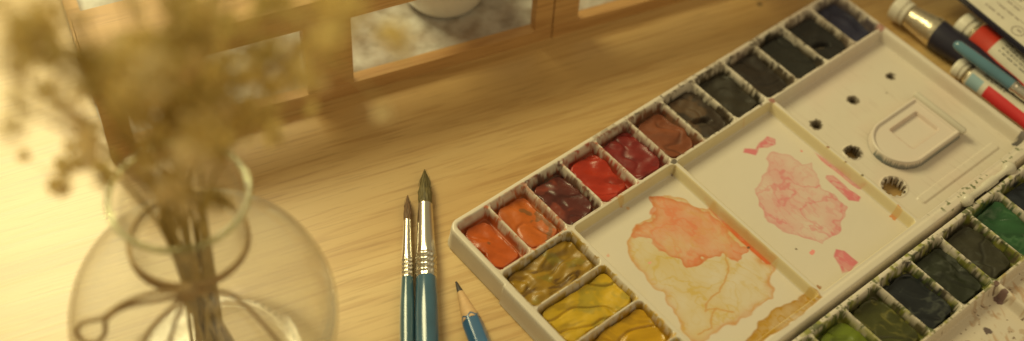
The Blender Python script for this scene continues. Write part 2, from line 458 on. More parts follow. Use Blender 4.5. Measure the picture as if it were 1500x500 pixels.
        # drips
        for (px, py, r, cc) in [(161.8,62.4,0.8,(0.75,0.12,0.12)),(122.4,105.7,1.3,(0.85,0.25,0.24)),(110.4,120.3,1.3,(0.35,0.14,0.03)),(167.1,114.8,1.9,(0.6,0.22,0.05)),(172.2,118.2,1.0,(0.4,0.16,0.05)),(173.3,120.4,1.2,(0.2,0.12,0.03)),
                                (71.5,34.7,1.5,(0.55,0.25,0.06)),(73.5,38.0,0.9,(0.7,0.42,0.2)),(105.2,34.0,1.6,(0.06,0.04,0.03)),(103.5,36.2,1.0,(0.12,0.04,0.03)),(107.8,36.0,1.0,(0.12,0.04,0.03)),(169.0,34.5,1.6,(0.30,0.10,0.08)),(249.3,33.0,2.0,(0.32,0.10,0.08)),(247.5,31.5,1.2,(0.03,0.03,0.08)),
                                (249.3,122.5,2.4,(0.035,0.035,0.05)),(246.6,121.0,0.8,(0.035,0.035,0.05)),(163,33,0.9,(0.1,0.06,0.05)),(61,66,0.8,(0.8,0.35,0.3)),(49,52,0.9,(0.7,0.4,0.3)),(101.4,86.5,0.7,(0.12,0.08,0.05)),(168.6,82,0.7,(0.2,0.08,0.03)),(168.7,71,0.7,(0.3,0.1,0.03)),(168.8,92,0.6,(0.12,0.08,0.03)),(118,100,0.6,(0.2,0.15,0.1)),(223,62,0.5,(0.25,0.2,0.15)),(150,35,0.7,(0.6,0.4,0.3))]:
            rr = np.hypot(X-px, Y-py) + 1.0*(vnoise(X*0.9, Y*0.9, int(px*7)) - 0.5)*min(r, 1.2)
            col = smooth_mix(col, cc, sstep(r-rr, -0.15, 0.25)*0.85)
        # yellow tinge along the first mixing tray's walls, colour lightened so they look lit
        yt = ((X > 42) & (X < 171) & (Y > 33))*(cut > 0.1)*(cut < 6.0)
        col = smooth_mix(col, (0.74, 0.62, 0.30), yt*0.6)
        yl = sstep(rrect(X, Y, 40, 56, 33, 124, 2), 0, 3)*sstep(56-X, 0, 14)*sstep(fbm(X*0.06, Y*0.06, 5), 0.35, 0.7)*0.3
        col = smooth_mix(col, (0.7, 0.55, 0.2), yl)
        # pink blush in the third tray and fine scratches
        blush = sstep(X, 172, 176)*sstep(fbm(X*0.05, Y*0.05, 44), 0.4, 0.75)*0.25
        col = smooth_mix(col, (0.68, 0.50, 0.42), blush)
        sc_ = (X > 172)*sstep(fbm(X*1.3, Y*0.08, 66, 2), 0.70, 0.78)*0.18
        col = smooth_mix(col, (0.45, 0.36, 0.28), sc_)
        # green paint along the hinge side rim
        gz = sstep(X, 165, 185)*sstep(Y, 122, 127)*sstep(n1+0.3*(n2-0.5), 0.60, 0.64)*sstep(fbm(X*0.1, Y*0.1, 77), 0.4, 0.6)
        col = smooth_mix(col, (0.09, 0.12, 0.03), gz*0.9)
        # raised moulded bar by the hinge
        rb = rrect(X, Y, 183, 240, 113.5, 118.5, 1.5)
        Z = Z + 0.7*sstep(rb, 0, 0.8)
        for (hx, hy, hr) in HOLES:
            a = np.arctan2(Y-hy, X-hx); d = np.hypot(X-hx, Y-hy)
            rj = hr*(1 + (0.10*np.sign(np.sin(a*11)) if hr > 3 else 0.05*np.sin(a*5)))
            if hr > 3: Z = Z + 0.5*np.exp(-((d-hr-0.9)/0.55)**2)
            Z = np.where(d < rj+0.15, np.minimum(Z, ZF-4.4*sstep(rj+0.15-d, 0, 0.45)), Z)
            keep &= ~(d < rj-0.5)
            fl = sstep(hr+1.3-d+1.4*(vnoise(X*0.8, Y*0.8, int(hx))-0.5), 0, 0.6)
            col = smooth_mix(col, (0.10, 0.07, 0.04), fl*(0.85 if hr < 4 else 0.3))
    else:
        rimz = (Y < 34)*sstep(X, 60, 90)
        col = smooth_mix(col, (0.085, 0.11, 0.025), sstep(n1+0.35*(n2-0.5), 0.60, 0.65)*rimz*0.85)
        col = smooth_mix(col, (0.33, 0.33, 0.05), sstep(fbm(XW*0.3, YW*0.3, 15), 0.57, 0.65)*rimz*0.6)
        fz = (Y > 33)
        b1 = sstep(fbm(X*0.25, Y*0.25, 55, 3), 0.64, 0.70)*fz
        col = smooth_mix(col, (0.34, 0.17, 0.07), b1*0.45)
        b2 = sstep(fbm(X*0.6, Y*0.6, 58, 2), 0.80, 0.83)*fz
        col = smooth_mix(col, (0.10, 0.04, 0.03), b2*0.85)
        ang = X*0.5+Y*0.25
        b3 = sstep(fbm(ang*0.9, (X-Y)*0.10, 59, 2), 0.72, 0.80)*fz
        col = smooth_mix(col, (0.45, 0.22, 0.09), b3*0.6)
        col = smooth_mix(col, (0.66, 0.52, 0.34), fz*0.30*fbm(X*0.06, Y*0.06, 12))
        for (px, py, r, cc) in [(168.5,39,2.2,(0.10,0.03,0.04)),(170,34.5,1.4,(0.10,0.03,0.03)),(152,46,1.9,(0.05,0.02,0.03)),(140,45,1.4,(0.25,0.12,0.05)),(146,52,2.4,(0.4,0.2,0.09))]:
            rr = np.hypot(X-px, Y-py) + (vnoise(X*0.9, Y*0.9, int(px*7)) - 0.5)
            col = smooth_mix(col, cc, sstep(r-rr, -0.15, 0.25)*0.85)
    col = np.clip(col, 0, 1)
    t = heightfield('paint_tray', X, Y, Z, keep, M_plastic, palette, col)
    t.location = (0, -oy*0.001, 0)
    t['label'] = label
    return t, wells, cols

tray_a, wells_a, cols_a = build_tray('A', 0.0, 0.36, 'white palette half with red to navy wells, washed mixing trays and thumb ring')
tray_b, wells_b, cols_b = build_tray('B', 6.37*PU, 0.40, 'white palette half with green and dark wells and brown speckled mixing tray')

PAINT_NAMES = {'umber': 'dark umber', 'olive_black': 'olive black', 'sepia': 'dark sepia', 'green_black': 'greenish black', 'blue_black': 'blue black'}
def build_paint(tray, rect, cname, idx, seed, fill=1.0, step=0.33, gaps=False, edge_in=0.75):
    a, b, c, d = rect
    xs = np.arange(a-0.5, b+0.6, step); ys = np.arange(c-0.5, d+0.6, step)
    X, Y = np.meshgrid(xs, ys)
    s = rrect(X, Y, a, b, c, d, 6.0 if idx < 6 else 4.5)
    edge = edge_in + (3.2 if idx < 6 else 2.4)*(fbm(X*0.15, Y*0.15, seed, 3)-0.42) + 0.6*(fbm(X*0.5, Y*0.5, seed+1, 2)-0.5)
    # the lower right corner is usually scraped bare, and so is a strip at the top
    lx = (X-a)/(b-a); ly = (Y-c)/(d-c)
    hollow = rng.uniform(0.6, 1.0)
    if idx < 12:
        edge = edge + hollow*(1.0*sstep(ly, 0.80, 1.0) + 1.5*sstep(1-ly, 0.82, 1.0)) + 1.6*sstep(lx+ly, 1.50, 1.9)*hollow
    else:
        edge = edge + 1.4*sstep(1-lx, 0.85, 1.0) + 1.0*sstep(1-ly, 0.85, 1.0)
    if idx == 0 and gaps: edge = edge + 2.0*sstep(lx-0.25*(ly-0.5), 0.62, 1.0) + 1.2*sstep(ly, 0.8, 1.0)
    dd = s - edge
    for _ in range(1 if (idx in (6, 10) and gaps) else 0):     # a bare gap showing the plastic
        gx, gy = a+(b-a)*rng.uniform(.25, .75), c+(d-c)*rng.uniform(.3, .8)
        if idx in (6, 10): gx, gy = a+(b-a)*0.45, c+(d-c)*0.62
        g = (np.hypot((X-gx)*0.62+(Y-gy)*0.2, (Y-gy)*1.3-(X-gx)*0.6)-1.2-0.7*vnoise(X*0.7, Y*0.7, seed+8))*0.6
        dd = np.minimum(dd, g)
    wx = X + 5*fbm(X*0.10, Y*0.10, seed+21, 2); wy = Y + 5*fbm(X*0.10, Y*0.10, seed+22, 2)
    th = (0.5 if idx >= 12 else 0.95)+rng.uniform(-0.55, 0.55); dirx, diry = math.cos(th), math.sin(th); fq = rng.uniform(0.7, 1.25); am = rng.uniform(0.55, 1.15)
    al = wx*dirx+wy*diry; ac = -wx*diry+wy*dirx
    n = fbm(al*0.06*fq, ac*0.15*fq, seed+2, 2)
    ridge = (1-np.abs(2*fbm(al*0.05, ac*0.11, seed+4, 2)-1))
    lumps = fbm(X*0.12*fq, Y*0.12*fq, seed+30, 2)
    Z = ZW - 0.5 + (3.0*fill)*sstep(dd, -0.1, 1.5)**0.7
    Z += sstep(dd, 0, 2)*(am*(2.6*(n-0.5) + 3.2*(lumps-0.45)) - (0.8 if idx >= 12 else 0.35)*sstep(ridge, 0.88, 1.0))
    Z += sstep(dd, 0.2, 1.5)*(0.22*(fbm(X*0.35, Y*0.35, seed+71, 2)-0.5) + 0.14*(fbm(al*0.15, ac*0.6, seed+73, 2)-0.5))
    Z += 0.5*np.exp(-((dd-1.0)/0.7)**2)*fbm(X*0.3, Y*0.3, seed+40, 2)         # dried raised edge
    Z = np.minimum(Z, 10.0)
    base = np.array(COL[cname])
    col = np.broadcast_to(base, X.shape+(3,)).copy()
    col = col*(1 + 0.40*(fbm(al*0.12, ac*0.4, seed+11, 3)-0.5))[..., None]
    pools = sstep(ridge, 0.90, 0.99)*sstep(fbm(X*0.12, Y*0.12, seed+13), 0.35, 0.6)
    col = smooth_mix(col, base*0.45, pools*(0.3 if 'yellow' in cname else 0.6))                                # pigment settled in the grooves
    if cname in ('ochre', 'yellow', 'deep_yellow'):
        col = smooth_mix(col, (0.12, 0.06, 0.012), sstep(fbm(al*0.10, ac*0.35, seed+15, 3), 0.60, 0.70)*(0.85 if cname == 'ochre' else 0.28))
        col = smooth_mix(col, (0.22, 0.20, 0.03), sstep(fbm(X*0.15, Y*0.15, seed+16, 3), 0.56, 0.68)*0.45)
    if cname in ('orange_red', 'orange'):
        col = smooth_mix(col, (0.30, 0.05, 0.012), sstep(3.2-dd, 0, 2.5)*0.55)
        col = smooth_mix(col, (0.10, 0.07, 0.025), sstep(fbm(X*0.18, Y*0.18, seed+16, 3)+0.25*lx+0.15*ly, 0.93, 0.98)*0.6)
    if cname == 'maroon': col = smooth_mix(col, (0.28, 0.055, 0.03), sstep(fbm(X*0.15, Y*0.15, seed+16, 3), 0.5, 0.7)*0.6)
    if cname in ('blue_black', 'dark_green', 'olive', 'dark_olive', 'green'):
        wisp = 1-np.abs(2*fbm(wx*0.2, wy*0.2, seed+60, 3)-1)
        wc = {'olive': (0.25, 0.22, 0.05), 'green': (0.09, 0.20, 0.09)}.get(cname, (0.11, 0.12, 0.10))
        col = smooth_mix(col, wc, sstep(wisp, 0.72, 1.0)*sstep(fbm(X*0.15, Y*0.15, seed+61), 0.45, 0.65)*0.4)
    if cname == 'umber': col = smooth_mix(col, (0.12, 0.065, 0.03), sstep(fbm(X*0.13, Y*0.13, seed+16, 3), 0.5, 0.65)*0.7)
    keep = dd > -0.25
    o = heightfield('paint', X, Y, Z, keep, M_paint[GLOSS.get(cname, 2)], tray, np.clip(col, 0, 1), 'paint')
    o['label'] = PAINT_NAMES.get(cname, cname.replace('_', ' ')) + ' paint dried in its well'
for i in range(15): build_paint(tray_a, wells_a[i], cols_a[i], i, 400+i*17, 1.2 if i >= 12 else 1.0, gaps=True, edge_in=[0.9, 0.55, 0.35, 0.35, 0.3, 0.3][i] if i < 6 else 0.15)
for i in range(3, 12): build_paint(tray_b, wells_b[i], cols_b[i], i, 900+i*17, edge_in=0.2)

# thumb ring folded flat in the third mixing tray
xs = np.arange(184, 236, 0.3); ys = np.arange(69, 105, 0.3); X, Y = np.meshgrid(xs, ys)
def dshape(X, Y, x0, x1, y0, y1):
    r = (y1-y0)/2; cy = (y0+y1)/2; cx = x0+r
    return np.where(X < cx, r-np.hypot(X-cx, Y-cy), np.minimum(np.minimum(Y-y0, y1-Y), x1-X))
s = dshape(X, Y, 187.0, 229.0, 73.5, 102.5)
s2 = rrect(X, Y, 202.5, 222.5, 80.0, 94.5, 1.2)
Z = ZF+0.2+4.3*sstep(s, 0, 0.7) - 1.1*sstep(s, 1.7, 2.5)*(1-sstep(s, 3.8, 4.6)*0) + 0.0
Z = Z - 1.9*sstep(s2, 0, 0.6)*sstep(s, 2, 3)
colr = np.broadcast_to(WHITE, X.shape+(3,)).copy()
colr = smooth_mix(colr, (0.55, 0.25, 0.15), ((np.abs(s2) < 0.8)*0.30)*fbm(X*0.3, Y*0.3, 9))
colr = smooth_mix(colr, (0.05, 0.10, 0.11), (s < 0.35)*(Y > 84)*0.9)  # painted dark line at the near edge: shadow in the gap plus paint there
colr = smooth_mix(colr, (0.70, 0.5, 0.45), 0.25*fbm(X*0.08, Y*0.08, 19))
ring = heightfield('thumb_ring', X, Y, Z, s > -0.2, M_plastic, tray_a, colr)
bm = bmesh.new()
add_lathe(bm, [(1.2e-3, -1e-4), (1.9e-3, 0.0008), (1.9e-3, 0.0300), (1.2e-3, 0.0308)], 20, axis_matrix((0.2296, -0.1035, 0.0096), (0.2296, -0.0725, 0.0096)))
from_bm('hinge_barrel', bm, M_clean, tray_a)

# hinge pins joining both halves
def hinge(u0, u1):
    bm = bmesh.new(); y = -6.24*PU*0.001; z = 0.0118
    M = axis_matrix((u0*PU*0.001, y, z), (u1*PU*0.001, y, z)); Lh = (u1-u0)*PU*0.001
    pr = [(0.0004, -0.0029), (0.0018, -0.0025), (0.0029, -0.0010), (0.0031, 0.0004), (0.0025, 0.0022), (0.0017, 0.0032), (0.0017, Lh*0.38), (0.0022, Lh*0.40), (0.0022, Lh*0.66), (0.0015, Lh*0.68), (0.0015, Lh-0.0035), (0.0027, Lh-0.0020), (0.0033, Lh), (0.0030, Lh+0.0016), (0.0018, Lh+0.0026), (0.0004, Lh+0.003)]
    add_lathe(bm, pr, 20, M)
    return from_bm('hinge_pin', bm, M_clean, palette)
hinge(9.30, 10.78); hinge(0.9, 2.6)

# ------------------------------------------------------------------ brushes and pencil
M_steel = mat('ferrule_metal', (0.72, 0.68, 0.60), rough=0.22, metal=1.0, bump=(1500, 0.1, 0.0002))
M_teal = mat('teal_lacquer', (0.055, 0.125, 0.165), rough=0.22, coat=0.6, vary=(60, 0.15))
M_blue = mat('blue_lacquer', (0.050, 0.125, 0.20), rough=0.22, coat=0.6, vary=(60, 0.15))
M_ltblue = mat('bright_blue_lacquer', (0.10, 0.22, 0.30), rough=0.25, coat=0.5, vary=(60, 0.1))
M_ink = mat('white_print', (0.75, 0.72, 0.65), rough=0.5)
M_band = mat('dark_band', (0.03, 0.02, 0.03), rough=0.4)
M_dark = mat('dark_ink', (0.035, 0.03, 0.04), rough=0.5)

def bristle_material(name, base, tip):
    m = bpy.data.materials.new(name); m.use_nodes = True; nt = m.node_tree; N = nt.nodes; L = nt.links; p = N['Principled BSDF']
    tc = N.new('ShaderNodeTexCoord'); mp = N.new('ShaderNodeMapping'); mp.inputs['Scale'].default_value = (2500, 2500, 60)
    n = N.new('ShaderNodeTexNoise'); n.inputs['Scale'].default_value = 1; n.inputs['Detail'].default_value = 3
    L.new(tc.outputs['Object'], mp.inputs[0]); L.new(mp.outputs[0], n.inputs['Vector'])
    r = N.new('ShaderNodeValToRGB'); r.color_ramp.elements[0].position = 0.3; r.color_ramp.elements[0].color = (*tip, 1)
    r.color_ramp.elements[1].position = 0.7; r.color_ramp.elements[1].color = (*base, 1)
    L.new(n.outputs['Fac'], r.inputs[0]); L.new(r.outputs[0], p.inputs['Base Color'])
    p.inputs['Roughness'].default_value = 0.6
    b = N.new('ShaderNodeBump'); b.inputs['Strength'].default_value = 0.8; b.inputs['Distance'].default_value = 0.0003
    L.new(n.outputs['Fac'], b.inputs['Height']); L.new(b.outputs[0], p.inputs['Normal'])
    return m
M_br1 = bristle_material('brown_bristles', (0.24, 0.13, 0.06), (0.08, 0.045, 0.02))
M_br2 = bristle_material('olive_bristles', (0.22, 0.17, 0.055), (0.07, 0.055, 0.02))

def brush(p_tip, p_end, Lb, Lf, Lh, rb, rf0, rf1, rh, name_label, m_bristle, m_handle, group, text=False, handle_end=None):
    """a round brush lying on the desk: origin at ferrule start, z axis running to the handle"""
    p_tip = Vector(p_tip); p_end = Vector(p_end)
    root = empty('paint_brush', (0, 0, 0))
    root.matrix_world = axis_matrix(p_tip, p_end)
    tag(root, name_label, 'paintbrush', group)
    # bristles: pointed bundle with ragged strands
    bm = bmesh.new()
    prof = []
    for k in range(15):
        t = k/14.0
        w = math.sin(min(1, (t*1.02)**0.72)*PI*0.5)**1.1 if t < 0.62 else 1-0.12*((t-0.62)/0.38)**1.5
        prof.append((max(0.00012, rb*w), Lb*t+0.0))
    def ragged(v):
        a = math.atan2(v.y, v.x); k = 1+0.06*math.sin(a*9+v.z*900)+0.04*math.sin(a*17)
        return Vector((v.x*k, v.y*k, v.z))
    add_lathe(bm, prof, 48, None, flat=ragged)
    for i in range(26):
        a = random.uniform(0, 2*PI); s0 = random.uniform(0, 0.35)*Lb; r0 = rb*0.25
        z0 = random.uniform(0.45, 0.9)*Lb; r1 = rb*1.0
        add_tube(bm, [(math.cos(a)*r1, math.sin(a)*r1, z0), (math.cos(a)*(r1+r0)*0.62, math.sin(a)*(r1+r0)*0.62, (z0+s0)/2), (math.cos(a)*r0, math.sin(a)*r0, s0*0.6+0.0004)], [0.00012, 0.0001, 0.00004], 4)
    from_bm('bristles', bm, m_bristle, root)
    # ferrule with crimps
    bm = bmesh.new(); prof = [(rf0*0.90, Lb-0.0005), (rf0, Lb-0.0004), (rf0, Lb+0.0004)]
    n = 8
    for k in range(n+1): prof.append((rf0+(rf1-rf0)*(k/n)*0.94, Lb+0.0008+(Lf*0.70)*k/n))
    z = Lb+0.0008+Lf*0.70
    for k in range(4):
        st = Lf*0.30/4
        prof += [(rf1*0.98, z+st*0.15), (rf1*1.055, z+st*0.35), (rf1*1.055, z+st*0.60), (rf1*0.90, z+st*0.86)]
        z += st
    prof += [(rf1*1.03, z+0.0002), (rf1*1.03, z+0.0016), (rf1*0.96, z+0.0018)]
    def crimp(v):
        if v.z > Lb+Lf*0.70:
            a = math.atan2(v.y, v.x); k = 1+0.035*math.sin(a*10)
            return Vector((v.x*k, v.y*k, v.z))
        return v
    add_lathe(bm, prof, 48, None, flat=crimp)
    from_bm('ferrule', bm, M_steel, root)
    bm = bmesh.new(); zh = Lb+Lf+0.0016
    prof = [(rf1*0.96, zh), (rf1*1.02, zh+0.0008), (rh, zh+Lh*0.12), (rh*1.03, zh+Lh*0.2), (rh*0.95, zh+Lh*0.35), (rh*0.62, zh+Lh*0.7), (rh*0.42, zh+Lh*0.97), (rh*0.2, zh+Lh)]
    add_lathe(bm, prof, 40, None)
    h = from_bm('handle', bm, m_handle, root)
    if text:
        # worn, illegible maker's print along the handle: a row of tiny strokes
        bm = bmesh.new(); z = zh+0.006
        a0 = math.radians(text)
        while z < zh+0.034:
            Lc = random.uniform(0.0004, 0.0009)
            for da in (-0.05, 0.05, 0.0):
                if random.random() < 0.7:
                    a = a0+da; r = rh*1.012+0.0001+ (rh*0.02)*min(1, (z-zh)/(Lh*0.12))
                    M = Matrix.Translation((math.cos(a)*r, math.sin(a)*r, z)) @ Matrix.Rotation(a, 4, 'Z')
                    add_box(bm, -0.0002, 0.00008, -0.00015, 0.00015, 0, Lc*random.uniform(0.5, 1), M)
            z += Lc+random.uniform(0.0002, 0.0005)
        from_bm('printed_lettering', bm, M_ink, h, smooth=False)
    return root
G_B = 'two round watercolour brushes lying side by side'
brush((-0.0459, 0.3786, 0.0030), (-0.0375, 0.3005, 0.0037), 0.0150, 0.0285, 0.125, 0.0018, 0.0017, 0.0026, 0.0031,
      'thinner round paintbrush with brown tip and teal handle, left of the thicker brush', M_br1, M_teal, G_B)
brush((-0.0398, 0.3935, 0.0040), (-0.0290, 0.2990, 0.0053), 0.0215, 0.0375, 0.14, 0.0031, 0.0033, 0.0044, 0.0049,
      'thicker round paintbrush with olive tip and blue handle, between thin brush and pencil', M_br2, M_blue, G_B, text=-72)

# pencil
M_wood = mat('sharpened_cedar', (0.62, 0.40, 0.20), rough=0.65, vary=(300, 0.12), bump=(800, 0.3, 0.0003))
M_lead = mat('graphite', (0.05, 0.045, 0.045), rough=0.45, metal=0.2)
M_pblue = mat('pencil_blue_lacquer', (0.04, 0.13, 0.28), rough=0.3, coat=0.5, vary=(80, 0.1))
pencil = empty('pencil', (0, 0, 0)); pencil.matrix_world = axis_matrix((-0.0203, 0.3348, 0.0016), (-0.0068, 0.3018, 0.0043))
tag(pencil, 'sharpened blue hexagonal pencil with dark point, lying beside the palette corner', 'pencil')
bm = bmesh.new(); add_lathe(bm, [(0.0002, 0), (0.0005, 0.0006), (0.0015, 0.0066)], 20); from_bm('lead', bm, M_lead, pencil)
bm = bmesh.new(); add_lathe(bm, [(0.00147, 0.0064), (0.0041, 0.0225)], 36); from_bm('sharpened_wood', bm, M_wood, pencil)
bm = bmesh.new()
rings = []
def hexr(a, R): 
    k = (a % (PI/3))-PI/6
    return R*math.cos(PI/6)/math.cos(k)
for zi, (z, R) in enumerate([(None, 0.0036), (0.0240, 0.0045), (0.05, 0.0045), (0.16, 0.0045)]):
    ring = []
    for i in range(48):
        a = 2*PI*i/48
        if z is None:
            zz = 0.0208+0.0007*math.cos(6*a); r = 0.00147+(zz-0.0064)*(0.0041-0.00147)/0.0161+0.00012
        else: zz = z; r = hexr(a, R)
        ring.append(bm.verts.new((r*math.cos(a), r*math.sin(a), zz)))
    rings.append(ring)
for k in range(3):
    for i in range(48): bm.faces.new([rings[k][i], rings[k][(i+1)%48], rings[k+1][(i+1)%48], rings[k+1][i]])
bm.faces.new(rings[-1])
from_bm('barrel', bm, M_pblue, pencil)

# ------------------------------------------------------------------ paint tubes, top right
M_cap = mat('cream_cap_plastic', (0.74, 0.69, 0.58), rough=0.4, vary=(200, 0.06))
M_shoulder = mat('tube_metal', (0.70, 0.62, 0.46), rough=0.27, metal=0.9, bump=(250, 0.5, 0.0008))
M_label = mat('cream_label', (0.68, 0.63, 0.52), rough=0.5, vary=(150, 0.05))
M_redlab = mat('red_label', (0.56, 0.045, 0.025), rough=0.42, vary=(150, 0.08))
M_navy = mat('navy_label', (0.020, 0.018, 0.035), rough=0.4)
M_sky = mat('pale_blue_label', (0.30, 0.45, 0.52), rough=0.45)
M_crim = mat('crimson_label', (0.60, 0.03, 0.035), rough=0.42)

def tube(p0, p1, label, capR, capL, shR, R, L, flatten, bands, sh_len=0.006, body_mat=None, prints=None, ribs=True):
    """squeezed paint tube: cap at p0, crimped end beyond p1"""
    root = empty('paint_tube', (0, 0, 0)); root.matrix_world = axis_matrix(p0, p1)
    tag(root, label, 'paint tube', 'paint tubes heaped beyond the palette end')
    bm = bmesh.new()
    def rib(v):
        a = math.atan2(v.y, v.x); k = 1+0.02*math.sin(a*22)
        return Vector((v.x*k, v.y*k, v.z))
    add_lathe(bm, [(capR*0.80, -0.0002), (capR*0.97, 0.0006), (capR, 0.0014), (capR*0.99, capL*0.62), (capR*0.86, capL*0.66), (capR*0.86, capL*0.74), (capR*0.94, capL*0.78), (capR*0.92, capL)], 66, None, flat=rib)
    from_bm('cap', bm, M_cap, root)
    bm = bmesh.new(); z0 = capL
    add_lathe(bm, [(shR*0.80, z0-0.0008), (shR*0.82, z0+0.0006), (shR, z0+0.0012), (R*0.98, z0+sh_len), (R, z0+sh_len+0.0006)], 48, None)
    from_bm('shoulder', bm, M_shoulder, root)
    zb = z0+sh_len
    def flat(v):
        t = max(0.0, min(1.0, (v.z-zb)/L)); k = 1-flatten*t
        wob = 1+0.03*math.sin(v.z*300+v.x*200)
        return Vector((v.x*(1+0.35*flatten*t)*wob, v.y*k*wob, v.z))
    bm = bmesh.new(); n = 48; rings = []; zs = sorted(set([0, .02, .05, .1, .15, .2, .25, .3, .4, .5, .6, .7, .8, .9, 1.0]))
    for t in zs:
        rings.append([bm.verts.new(flat(Vector((R*1.005*math.cos(2*PI*i/n), R*1.005*math.sin(2*PI*i/n), zb+L*t)))) for i in range(n)])
    for k in range(len(zs)-1):
        tm = (zs[k]+zs[k+1])/2
        for i in range(n):
            f = bm.faces.new([rings[k][i], rings[k][(i+1)%n], rings[k+1][(i+1)%n], rings[k+1][i]])
            f.material_index = bands(tm, (i+0.5)/n*360)
    bm.faces.new(rings[-1])
    body = from_bm('body', bm, body_mat, root)
    if prints:
        bm = bmesh.new()
        for (t0, t1, a0, lines, gap) in prints:       # rows of small illegible print
            for ln in range(lines):
                a = math.radians(a0+ln*gap); t = t0
                while t < t1:
                    w = random.uniform(0.008, 0.05)
                    tt = min(1, t+w/2); p = flat(Vector((R*1.02*math.cos(a), R*1.02*math.sin(a), zb+L*tt)))
                    M = Matrix.Translation(p) @ Matrix.Rotation(math.atan2(p.y, p.x), 4, 'Z')
                    add_box(bm, -0.0003, 0.00008, -0.00022, 0.00022, -L*w/2, L*w/2, M)
                    t += w+random.uniform(0.01, 0.02)
        from_bm('label_print', bm, M_dark, body, smooth=False)
    return root
# angle around axis: in axis_matrix x is horizontal to the left of travel(0,0,1)xz, y is up-ish
tube((0.1895, 0.5225, 0.0080), (0.2325, 0.4835, 0.0068), 'paint tube with cream cap, silver shoulder and dark navy body, nearest the palette corner', 0.0068, 0.0085, 0.0060, 0.0078, 0.062, 0.35,
     lambda t, a: 0 if t < 0.05 else 1, sh_len=0.0145, body_mat=[M_shoulder, M_navy])
tube((0.2209, 0.5109, 0.0105), (0.2471, 0.4803, 0.0088), 'red banded paint tube with cream cap and small dark print, under the labelled box', 0.0072, 0.0085, 0.0075, 0.0092, 0.075, 0.35,
     lambda t, a: 1 if (t < 0.13 or not (0 < a < 150)) else 0, sh_len=0.003, body_mat=[M_label, M_redlab],
     prints=[(0.20, 0.40, 84, 4, 13), (0.5, 0.8, 70, 4, 13)])
tube((0.2160, 0.4845, 0.0062), (0.2455, 0.4540, 0.0052), 'small white paint tube with pale blue and crimson markings, closest to the palette edge', 0.0050, 0.0062, 0.0045, 0.0056, 0.055, 0.3,
     lambda t, a: (1 if 0.02 < t < 0.13 else (2 if t >= 0.2 else 0)) if (112 < a < 190) else 0, sh_len=0.0028, body_mat=[M_label, M_sky, M_crim],
     prints=[(0.10, 0.34, 62, 3, 14)])

# bright blue brush lying across the tubes
bb = empty('paint_brush', (0, 0, 0)); bb.matrix_world = axis_matrix((0.2119, 0.4881, 0.0185), (0.2370, 0.4670, 0.0145))
tag(bb, 'bright blue handled brush resting on the paint tubes, its silver ferrule at the photo edge', 'paintbrush')
bm = bmesh.new(); add_lathe(bm, [(0.0008, 0), (0.0018, 0.0006), (0.0026, 0.0025), (0.0029, 0.010), (0.0028, 0.0345)], 32); from_bm('handle', bm, M_ltblue, bb)
bm = bmesh.new(); add_lathe(bm, [(0.0027, 0.0343), (0.0029, 0.0350), (0.0029, 0.0362), (0.0026, 0.0368), (0.0026, 0.0378), (0.0029, 0.0385), (0.0030, 0.062)], 32); from_bm('ferrule', bm, M_steel, bb)
bm = bmesh.new(); add_lathe(bm, [(0.0026, 0.0615), (0.0029, 0.07), (0.0006, 0.083)], 24); from_bm('bristles', bm, M_br1, bb)

# labelled paint box at the very corner
box = empty('paint_box', (0.2180, 0.5117, 0.0199), (0, 0, math.radians(-52.4)))
tag(box, 'flat cream packet with dark navy edge and small print, on the red banded tube', 'box')
bm = bmesh.new(); add_box(bm, -0.030, 0.065, 0.0, 0.046, 0.0032, 0.0058); from_bm('carton_body', bm, M_navy, box, bevel=0.0008)
bm = bmesh.new(); add_box(bm, -0.0295, 0.0645, 0.0012, 0.0455, 0.0059, 0.0062); carton = from_bm('top_label', bm, M_label, box, smooth=False)
bm = bmesh.new()
random.seed(3)
for ln in range(7):
    y = 0.0065+ln*0.0056; x = -0.025 + (0.012 if ln in (3, 4) else 0)
    while x < 0.058:
        w = random.uniform(0.0010, 0.0045)
        add_box(bm, x, x+w, y, y+(0.0011 if ln not in (3, 4) else 0.0022), 0.0061, 0.00634); x += w+random.choice((0.0008, 0.0015, 0.009))
# ruled frame and round seal
add_box(bm, 0.010, 0.040, 0.0128, 0.0131, 0.0061, 0.00636); add_box(bm, 0.010, 0.040, 0.0205, 0.0208, 0.0061, 0.00636)
for i in range(28):
    a0, a1 = 2*PI*i/28, 2*PI*(i+1)/28
    add_box(bm, 0.0030, 0.0034, -0.0004, 0.0004, 0.0061, 0.00638, Matrix.Translation((0.030, 0.0065, 0)) @ Matrix.Rotation(a0, 4, 'Z'))
from_bm('label_print', bm, mat('grey_print', (0.36, 0.31, 0.27), rough=0.6), carton, smooth=False)

